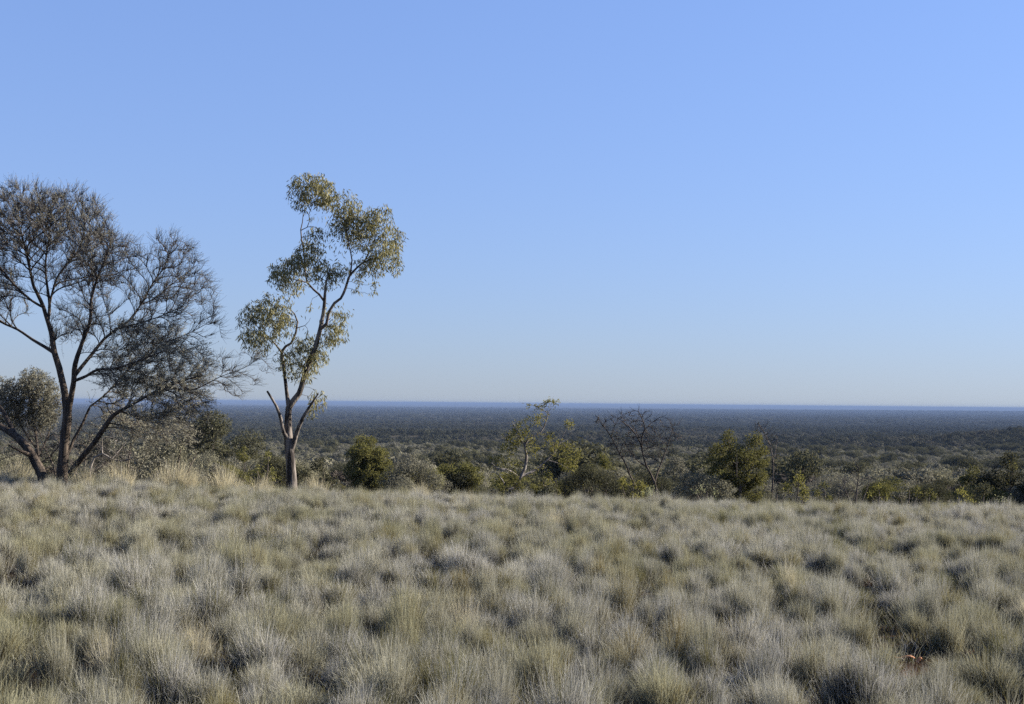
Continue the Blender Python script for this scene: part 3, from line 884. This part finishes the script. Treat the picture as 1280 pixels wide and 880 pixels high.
traced('green_tree', 'full yellow-green twin-crowned tree, the largest leafy one beyond the crest on the right', 'tree', 44, (925, 635),
       [[(925, 628, .09, 0), (924, 600, .08, 0), (915, 575, .05, 0), (910, 550, .03, 0)], [(925, 610, .07, 0), (938, 585, .05, .3), (944, 560, .03, .4)], [(921, 596, .02, -1.3), (921, 580, .017, -1.3), (921, 568, .012, -1.3)]],
       [(911, 548, 11, 11), (942, 550, 12, 12), (903, 566, 18, 13), (950, 572, 14, 16), (925, 572, 22, 16), (893, 582, 15, 12), (900, 600, 18, 14), (945, 598, 16, 18), (922, 598, 24, 18), (935, 618, 20, 10), (905, 618, 18, 10), (880, 590, 6, 6)],
       M['shrub_green'], M['stem'], dens=8, ldens=370, leaf=(.06, .11), step=.25, kill=.3, seed=35, rtip=.008, gapn=.7)
traced('dead_shrub', 'thin brown leafless tree rising behind the right side of the twin-crowned green tree', 'tree', 50, (962, 630),
       [[(964, 628, .06, 0), (966, 600, .05, 0), (966, 575, .04, 0), (960, 550, .03, 0), (948, 530, .015, 0)], [(966, 580, .03, 0), (970, 560, .02, .3), (972, 545, .01, .3)], [(963, 556, .02, 0), (955, 545, .015, -.3), (944, 536, .01, -.3)]],
       [(950, 535, 12, 12), (965, 545, 10, 14), (965, 570, 12, 20), (975, 600, 14, 14)], None, M['stem'], dens=22, step=.18, kill=.2, twigs=5, seed=36, rtip=.007, twig_len=(.1, .35), twigm=M['twig'])


def easy(name, label, Y, cx, top, w, leafm, seed, h=None, dens=420, leaf=(.065, .115), gapt=-.3, bare=False, cat='bush', lw=.4):
    gapt += .12
    """bush spanning cx +- w/2 px with its top at row `top`, down to the ground"""
    r = np.random.default_rng(seed)
    g = P(cx, 600, Y); gz = float(Hgt(g[0], Y))
    # pixel row of the ground there
    dd = np.array((g[0], Y, gz)) - CAM
    py = H0 / 2 - F * dd.dot(U2) / dd.dot(Fv)
    hh = py - top
    bl = []
    n = max(7, int(w / 6))
    for i in range(n):
        u = r.uniform(-.42, .42); t = r.uniform(.15, .88) if i else .84
        if abs(u) > .25: t = min(t, .66)
        bl.append((cx + u * w if i else cx + u * w * .3, py - hh * t, w * r.uniform(.11, .21), min(hh * .14, w * .2) * r.uniform(.9, 1.2)))
    G = [[(cx, py, .06, 0), (cx, py - hh * .35, .045, 0), (cx + w * .05, py - hh * .7, .02, 0)]]
    for s in (-1, 1):
        G.append([(cx, py - hh * .1, .04, 0), (cx + s * w * .15, py - hh * .35, .03, .2 * s), (cx + s * w * .28, py - hh * .6, .012, .3 * s)])
    if bare:
        return traced(name, label, cat, Y, (cx, py), G, bl, None, M['stem'], dens=29, step=.2, kill=.22, twigs=6, seed=seed, rtip=.007, twig_len=(.15, .4), twigm=M['twig'])
    return traced(name, label, cat, Y, (cx, py), G, bl, leafm, M['stem'], dens=6, ldens=dens, leaf=leaf, step=.25, kill=.3, seed=seed, rtip=.008, gapn=.7, gapt=gapt, lw=lw)


easy('yellow_bush', 'yellow-green bush in front of the foot of the dead forked tree', 42, 790, 582, 42, M['shrub_yellow'], 41)
easy('yellow_bush', 'golden green bush between the sprawling pale-limbed tree and the dark low bush', 43, 738, 572, 34, M['shrub_yellow'], 42, dens=180)
easy('dark_bush', 'low rounded dark bush between the two yellow-green bushes on the crest', 38, 733, 598, 46, M['shrub_dark'], 43)
easy('pale_bush', 'small pale green bush at the foot of the dead forked tree', 31.5, 815, 606, 34, M['shrub_pale'], 44, leaf=(.06, .1))
easy('pale_bush', 'small pale upright bush at the left foot of the twin-crowned green tree', 31, 882, 603, 36, M['shrub_pale'], 45, leaf=(.06, .1), gapt=0)
easy('yellow_bush', 'bright yellow-green bush right of the twin-crowned green tree', 40, 996, 584, 42, M['shrub_yellow'], 46)
easy('olive_bush', 'small olive bush touching the right side of the bright yellow-green bush', 41, 1030, 598, 26, M['shrub_olive'], 47)
easy('bare_bush', 'leafless grey-brown bush right of centre, left of the small pale yellow bush', 38, 1070, 572, 60, None, 48, bare=True)
easy('pale_bush', 'small pale yellow bush between the leafless bush and the brightest yellow bush', 36, 1098, 600, 26, M['shrub_yellow'], 49, gapt=0)
easy('yellow_bush', 'brightest small yellow bush near the right end of the crest', 33, 1197, 609, 38, M['shrub_yellow'], 50, leaf=(.06, .1))
easy('olive_bush', 'olive bush behind the brightest small yellow bush', 40, 1160, 602, 46, M['shrub_olive'], 51)
easy('dark_bush', 'large dark olive bush at the right edge of the photo', 42, 1262, 562, 80, M['shrub_dark'], 52)
easy('yellow_bush', 'yellow-green bush upon the left shoulder of the large dark bush at the right edge', 46, 1262, 566, 24, M['shrub_yellow'], 53)
easy('pale_bush', 'small pale grey-green bush in front of the large dark bush at the right edge', 31, 1252, 616, 26, M['shrub_pale'], 54, leaf=(.04, .07), gapt=-.5, dens=500)
easy('pale_bush', 'tiny pale bush left of the one in front of the large dark bush', 31, 1226, 620, 18, M['shrub_pale'], 55, leaf=(.04, .07), gapt=-.5, dens=600)
easy('olive_bush', 'yellowish olive bush just left of the gum trunk', 40, 333, 560, 40, M['shrub_olive'], 56)
easy('olive_bush', 'olive bush with a pointed top left of the yellowish one by the gum trunk', 44, 304, 556, 44, M['shrub_olive'], 57)
easy('grey_bush', 'tall dense grey bush behind the slanting limb of the big dark tree', 31, 160, 512, 104, M['shrub_grey'], 71, dens=200, leaf=(.06, .1), gapt=-.2)
easy('grey_bush', 'wide grey-green bush beneath the lower right crown of the big dark tree', 33, 222, 532, 84, M['shrub_grey'], 72, dens=200, leaf=(.06, .1), gapt=-.2)
easy('grey_bush', 'grey bush seen between the leaning trunk and the dark trunk', 34, 105, 540, 70, M['shrub_grey'], 73, dens=160, leaf=(.06, .1), gapt=-.1)
easy('olive_bush', 'olive bush at the foot of the sprawling pale-limbed tree', 39, 628, 588, 54, M['shrub_olive'], 74, gapt=-.1)
easy('yellow_bush', 'yellow-green bush touching the right side of the sprawling pale-limbed tree', 43, 706, 566, 44, M['shrub_yellow'], 75, dens=160, gapt=0)
easy('grey_bush', 'grey bush between the low olive bush and the dark shaded one', 47, 545, 590, 40, M['shrub_grey'], 76)
easy('grey_bush', 'rounded grey bush right of the rounded bright olive bush', 47, 494, 584, 34, M['shrub_grey'], 77)
easy('dark_bush', 'dark bush at the left foot of the dead forked tree', 48, 768, 586, 34, M['shrub_dark'], 78)
easy('dark_bush', 'dark bush between the twin-crowned green tree and the bright yellow-green bush', 48, 970, 590, 40, M['shrub_dark'], 79)
easy('dark_bush', 'dark bush directly behind the gum trunk on its left', 42, 358, 574, 46, M['shrub_dark'], 81)
easy('grey_bush', 'grey bush left of the olive bush with a pointed top', 40, 274, 574, 50, M['shrub_grey'], 82, leaf=(.06, .1))
easy('grey_bush', 'grey bush right of the small olive bush beyond the bright yellow-green one', 42, 1058, 590, 40, M['shrub_grey'], 83, leaf=(.06, .1))
easy('olive_bush', 'olive bush standing left of the large dark bush at the right edge', 46, 1212, 580, 50, M['shrub_olive'], 84)
easy('dark_bush', 'dark low bush behind the pale small bush left of the large dark bush', 38, 1228, 600, 44, M['shrub_dark'], 85)
easy('olive_bush', 'olive bush behind the golden green bush', 48, 752, 560, 44, M['shrub_olive'], 86)
easy('grey_bush', 'rounded grey bush right of the pale dead branch', 36, 235, 560, 56, M['shrub_grey'], 58)
easy('grey_bush', 'low grey bush directly behind the tallest straw tuft', 33, 195, 572, 60, M['shrub_grey'], 59)
easy('dark_bush', 'dark green bush beyond the right edge of the big dark tree crown', 75, 262, 518, 124, M['shrub_dark'], 60, leaf=(.1, .17), dens=50, gapt=-.1)
easy('dark_bush', 'dark shaded bush between the gum tree and the rounded bright olive bush', 45, 402, 572, 60, M['shrub_dark'], 61)
easy('dark_bush', 'dark shaded bush right of the rounded bright olive bush', 50, 520, 578, 50, M['shrub_dark'], 62)
easy('grey_bush', 'small grey bush in front of the dark shaded bush right of the gum tree', 34, 424, 600, 26, M['shrub_grey'], 63)
easy('dark_bush', 'dark bush in the shade beneath the sprawling pale-limbed tree', 40, 680, 592, 60, M['shrub_dark'], 64)
easy('grey_bush', 'tall grey bush half hidden by the dead forked tree', 52, 860, 566, 60, M['shrub_grey'], 65)
easy('dark_bush', 'dark bush left of the twin-crowned green tree', 46, 850, 592, 40, M['shrub_dark'], 66)
easy('grey_bush', 'grey bush between the two small yellow bushes near the right', 38, 1135, 600, 40, M['shrub_grey'], 67)


# ------------------------------------------------------------------ scrub
def shrub_mesh(seed, nl, leaf, w, h, mat, K=14, bare=False, stems=5):
    r = np.random.default_rng(seed)
    cs = []
    for i in range(K):
        a = r.uniform(0, 6.28); q = math.sqrt(r.uniform(0, 1)) * .36 * w
        z = h * (.42 + .38 * (1 - (q / (.4 * w))**2)) * r.uniform(.75, 1.08)
        cs.append((q * math.cos(a), q * math.sin(a), z, r.uniform(.15, .23) * w))
    cs = np.array(cs)
    B = Bag()
    k = r.integers(0, K, nl)
    u = unit(r.normal(size=(nl, 3)) + np.array((0, 0, .25))) * (r.uniform(.25, 1, (nl, 1))**.45)
    p = cs[k, :3] + u * cs[k, 3:4] * np.array((1, 1, .72))
    kk = p[:, 2] > .03; p = p[kk]; u = u[kk]
    n = len(p)
    if not bare:
        Nn = unit(u[:n] + .55 * rdir(n, r)); D = unit(np.cross(Nn, rdir(n, r))); S = np.cross(Nn, D)
        L_ = r.uniform(.7, 1.3, n) * leaf
        v, f = leaves(p, D, S, L_, L_ * .45); B.add(v, f, 1)
    else:
        a = cs[k[:n], :3]; v, f = sticks(a * .6 + p * .4, p, leaf * .06, leaf * .03, 3); B.add(v, f, 0)
    for i in range(min(stems, K)):
        a0 = np.array([[0, 0, -.3]]) + r.normal(0, .05, (1, 3)); c = cs[i:i + 1, :3]; m = (a0 + c) / 2 + r.normal(0, .12, (1, 3))
        for (x, y, ra, rb) in ((a0, m, .05, .035), (m, c, .035, .015)):
            v, f = sticks(x, y, ra * w / 3, rb * w / 3, 4); B.add(v, f, 0)
    return B.build('shrub', [M['stem'], mat])


near_v = {'grey_shrub': [shrub_mesh(100 + i, 9000, .07, 3.2, 2.5, M['shrub_grey']) for i in range(6)],
          'olive_shrub': [shrub_mesh(110 + i, 7500, .07, 2.8, 2.4, M['shrub_olive']) for i in range(3)],
          'dark_shrub': [shrub_mesh(120 + i, 7500, .07, 2.8, 2.6, M['shrub_dark']) for i in range(2)],
          'bare_shrub': [shrub_mesh(130 + i, 1500, .2, 2.6, 2.3, M['twig'], bare=True, stems=12) for i in range(2)]}
info = {'grey_shrub': ('rounded grey-green shrub in the dense scrub below the grassy crest', 'grey shrubs of the scrub below the crest'),
        'olive_shrub': ('small olive green shrub among the grey scrub below the crest', 'olive shrubs of the scrub below the crest'),
        'dark_shrub': ('small dark green shrub among the grey scrub below the crest', 'dark shrubs of the scrub below the crest'),
        'bare_shrub': ('leafless brown shrub among the grey scrub below the crest', 'leafless shrubs of the scrub below the crest')}


def jgrid(y0, y1, cell, margin=8, k=.52):
    out = []
    y = y0
    while y < y1:
        hw = y * k + margin
        xs = np.arange(-hw, hw, cell)
        xs = xs + rng.uniform(-.48, .48, len(xs)) * cell
        out.append(np.stack([xs, y + rng.uniform(-.48, .48, len(xs)) * cell], 1))
        y += cell
    return np.concatenate(out)


FRONT = [(P(cx, 600, Y)[0], Y, hw / F) for cx, Y, hw in ((461, 52, 32), (572, 50, 34), (820, 45, 36), (778, 45, 30), (925, 44, 44), (650, 42, 40), (402, 45, 20), (996, 45, 22), (333, 45, 18), (304, 45, 20))]
a = jgrid(42, 135, 2.35, 5)
# keep the view onto the named plants: thin the rows straight in front of them
rt = rng.uniform(0, 1, len(a))
nz = wav(a[:, 0], a[:, 1], 28, 31)
order = np.argsort(a[:, 1])
cnt = 0
ya = []
for i in order:
    x, y = a[i]
    if rt[i] > .9: continue
    if y < 56 and any(y < ny - .2 and abs(x / y - nx / ny) < hw for nx, ny, hw in FRONT): continue
    px = abs(x) / y
    if cnt < 300 and px < .46:
        t = rng.uniform(0, 1)
        kd = 'grey_shrub' if t < (.76 if y > 62 else .42) - .1 * nz[i] else 'olive_shrub' if t < (.86 if y > 62 else .6) else 'dark_shrub' if t < (.95 if y > 62 else .84) else 'bare_shrub'
        me = near_v[kd][rng.integers(0, len(near_v[kd]))]
        o = ob(kd, me, None, (x, y, float(Hgt(x, y))))
        s = rng.uniform(.75, 1.2) * (1 + .12 * nz[i]) * (.72 + .28 * min(1, max(0, (y - 44) / 30)))
        o.scale = (s * rng.uniform(.9, 1.2), s * rng.uniform(.9, 1.2), s * rng.uniform(.8, 1.1)); o.rotation_euler[2] = rng.uniform(0, 6.28)
        tag(o, info[kd][0], 'shrub', info[kd][1])
        cnt += 1
        if cnt == 300: ymax = y
    else:
        ya.append(i)
rest = a[ya]
print('individual shrubs', cnt, 'to', ymax)

mid = [shrub_mesh(200 + i, 2000, .21, 4.2, 2.9, M['shrub_grey'], K=9) for i in range(6)] + \
      [shrub_mesh(210 + i, 1500, .2, 3.6, 2.8, M['shrub_olive']) for i in range(2)] + \
      [shrub_mesh(220 + i, 1900, .24, 4.6, 3.9, M['shrub_dark']) for i in range(3)]
b = jgrid(135, 620, 4.2, 10)
b = b[rng.uniform(0, 1, len(b)) < .86]
pp = np.concatenate([rest, b])
n = len(pp)
nz = wav(pp[:, 0], pp[:, 1], 70, 32) + .5 * wav(pp[:, 0], pp[:, 1], 22, 33)
t = rng.uniform(0, 1, n)
dist = sstep(150, 600, pp[:, 1])
vi = rng.integers(0, 6, n)
vi = np.where(t > .92 - .04 * dist, rng.integers(6, 8, n), vi)
dk = (nz + .35 * dist + rng.normal(0, .22, n)) > 1.12
vi = np.where(dk | (t > .965), rng.integers(8, 11, n), vi)
s = rng.uniform(.75, 1.25, n) * np.where(dk, 1.25, 1.0)
cc = variants('scrub', mid)
g = scatter('scrub', np.stack([pp[:, 0], pp[:, 1], Hgt(pp[:, 0], pp[:, 1])], 1), np.stack([np.zeros(n), np.zeros(n), rng.uniform(0, 6.28, n)], 1),
            np.stack([s, s, s * rng.uniform(.8, 1.1, n)], 1), vi, cc)
tag(g, kind='stuff', label='dense grey scrub spreading over the lower slope', cat='scrub')
print('scrub', n)

farm = [shrub_mesh(300 + i, 500, .65, 7.0, 4.0, M['far_grey'], stems=0) for i in range(4)] + \
       [shrub_mesh(310 + i, 500, .7, 7.5, 5.0, M['far_dark'], stems=0) for i in range(4)]
b = jgrid(620, 2600, 9.5, 20)
b = b[rng.uniform(0, 1, len(b)) < .85]
c = jgrid(2600, 10500, 38, 20, .5)
pp = np.concatenate([b, c]); n = len(pp)
nz = wav(pp[:, 0], pp[:, 1] * .6, 160, 35) * .8 + .9 * wav(pp[:, 0], pp[:, 1] * .5, 620, 36)
vi = np.where(nz + rng.normal(0, .5, n) > -.35 - .5 * sstep(600, 1500, pp[:, 1]), rng.integers(4, 8, n), rng.integers(0, 4, n))
s = rng.uniform(.7, 1.3, n)
sx = np.where(pp[:, 1] > 2600, rng.uniform(2, 5, n), s)
sz = np.where(pp[:, 1] > 2600, rng.uniform(.8, 1.9, n), s)
g = scatter('distant_woodland', np.stack([pp[:, 0], pp[:, 1], Hgt(pp[:, 0], pp[:, 1])], 1), np.stack([np.zeros(n), np.zeros(n), rng.uniform(0, 6.28, n)], 1),
            np.stack([sx, sx, sz], 1), vi, variants('woodland', farm))
tag(g, kind='stuff', label='low woodland covering the distant plain', cat='woodland')
print('woodland', n)

# ------------------------------------------------------------------ fallen bark in the bare gap, lower right
lit = bark_mat('orange_bark', (.42, .17, .07), (.62, .30, .15), 30, .5)
for (px, py, L_, wd, az, m, lab) in [
    (1131, 826, .13, .035, -.45, lit, 'larger orange-brown curl of fallen bark lying in the bare gap at lower right'),
    (1148, 829, .05, .03, .3, lit, 'small orange bark flake right of the larger orange curl'),
    (1122, 829, .08, .02, -.35, M['dead_wood'], 'grey-white stick lying left of the orange bark curl')]:
    Yd = 7.62
    c = P(px, py, Yd); c[2] = float(Hgt(c[0], Yd)) + .02
    # raise onto the line of sight: the litter lies on the soil at this row
    d = P(px, py, 1.0) - CAM
    for _ in range(8):
        t = (CAM[2] - (float(Hgt(c[0], c[1])) + .03)) / -d[2]
        c = CAM + d * t
    m_ = 9
    tt = np.linspace(-.5, .5, m_)
    v = []
    for k2, t in enumerate(tt):
        ww = wd * (1 - (2 * t)**2 * .7)
        for j in range(5):
            an = (j - 2) * .55
            v.append((t * L_, ww * .5 * math.sin(an) / math.sin(1.1), ww * .35 * math.cos(an) + .015 * math.sin(t * 5)))
    v = np.array(v)
    top = v.copy(); bot = v * np.array((1, 1, 1)) - np.array((0, 0, .004))
    i_ = np.array([[a_ * 5 + b_, a_ * 5 + b_ + 1, (a_ + 1) * 5 + b_ + 1, (a_ + 1) * 5 + b_] for a_ in range(m_ - 1) for b_ in range(4)])
    nv = len(v)
    e1 = np.array([[a_ * 5, (a_ + 1) * 5, (a_ + 1) * 5 + nv, a_ * 5 + nv] for a_ in range(m_ - 1)])
    e2 = np.array([[a_ * 5 + 4, a_ * 5 + 4 + nv, (a_ + 1) * 5 + 4 + nv, (a_ + 1) * 5 + 4] for a_ in range(m_ - 1)])
    f = np.concatenate([i_, i_[:, ::-1] + nv, e1, e2])
    c[2] += .02
    o = ob('bark_flake' if m is lit else 'stick', mesh_arr('flake', np.concatenate([top, bot]), f, [m], smooth=True), None, tuple(c))
    o.rotation_euler = (.15, .1, az)
    tag(o, lab, 'bark' if m is lit else 'stick')
    print('flake', c)
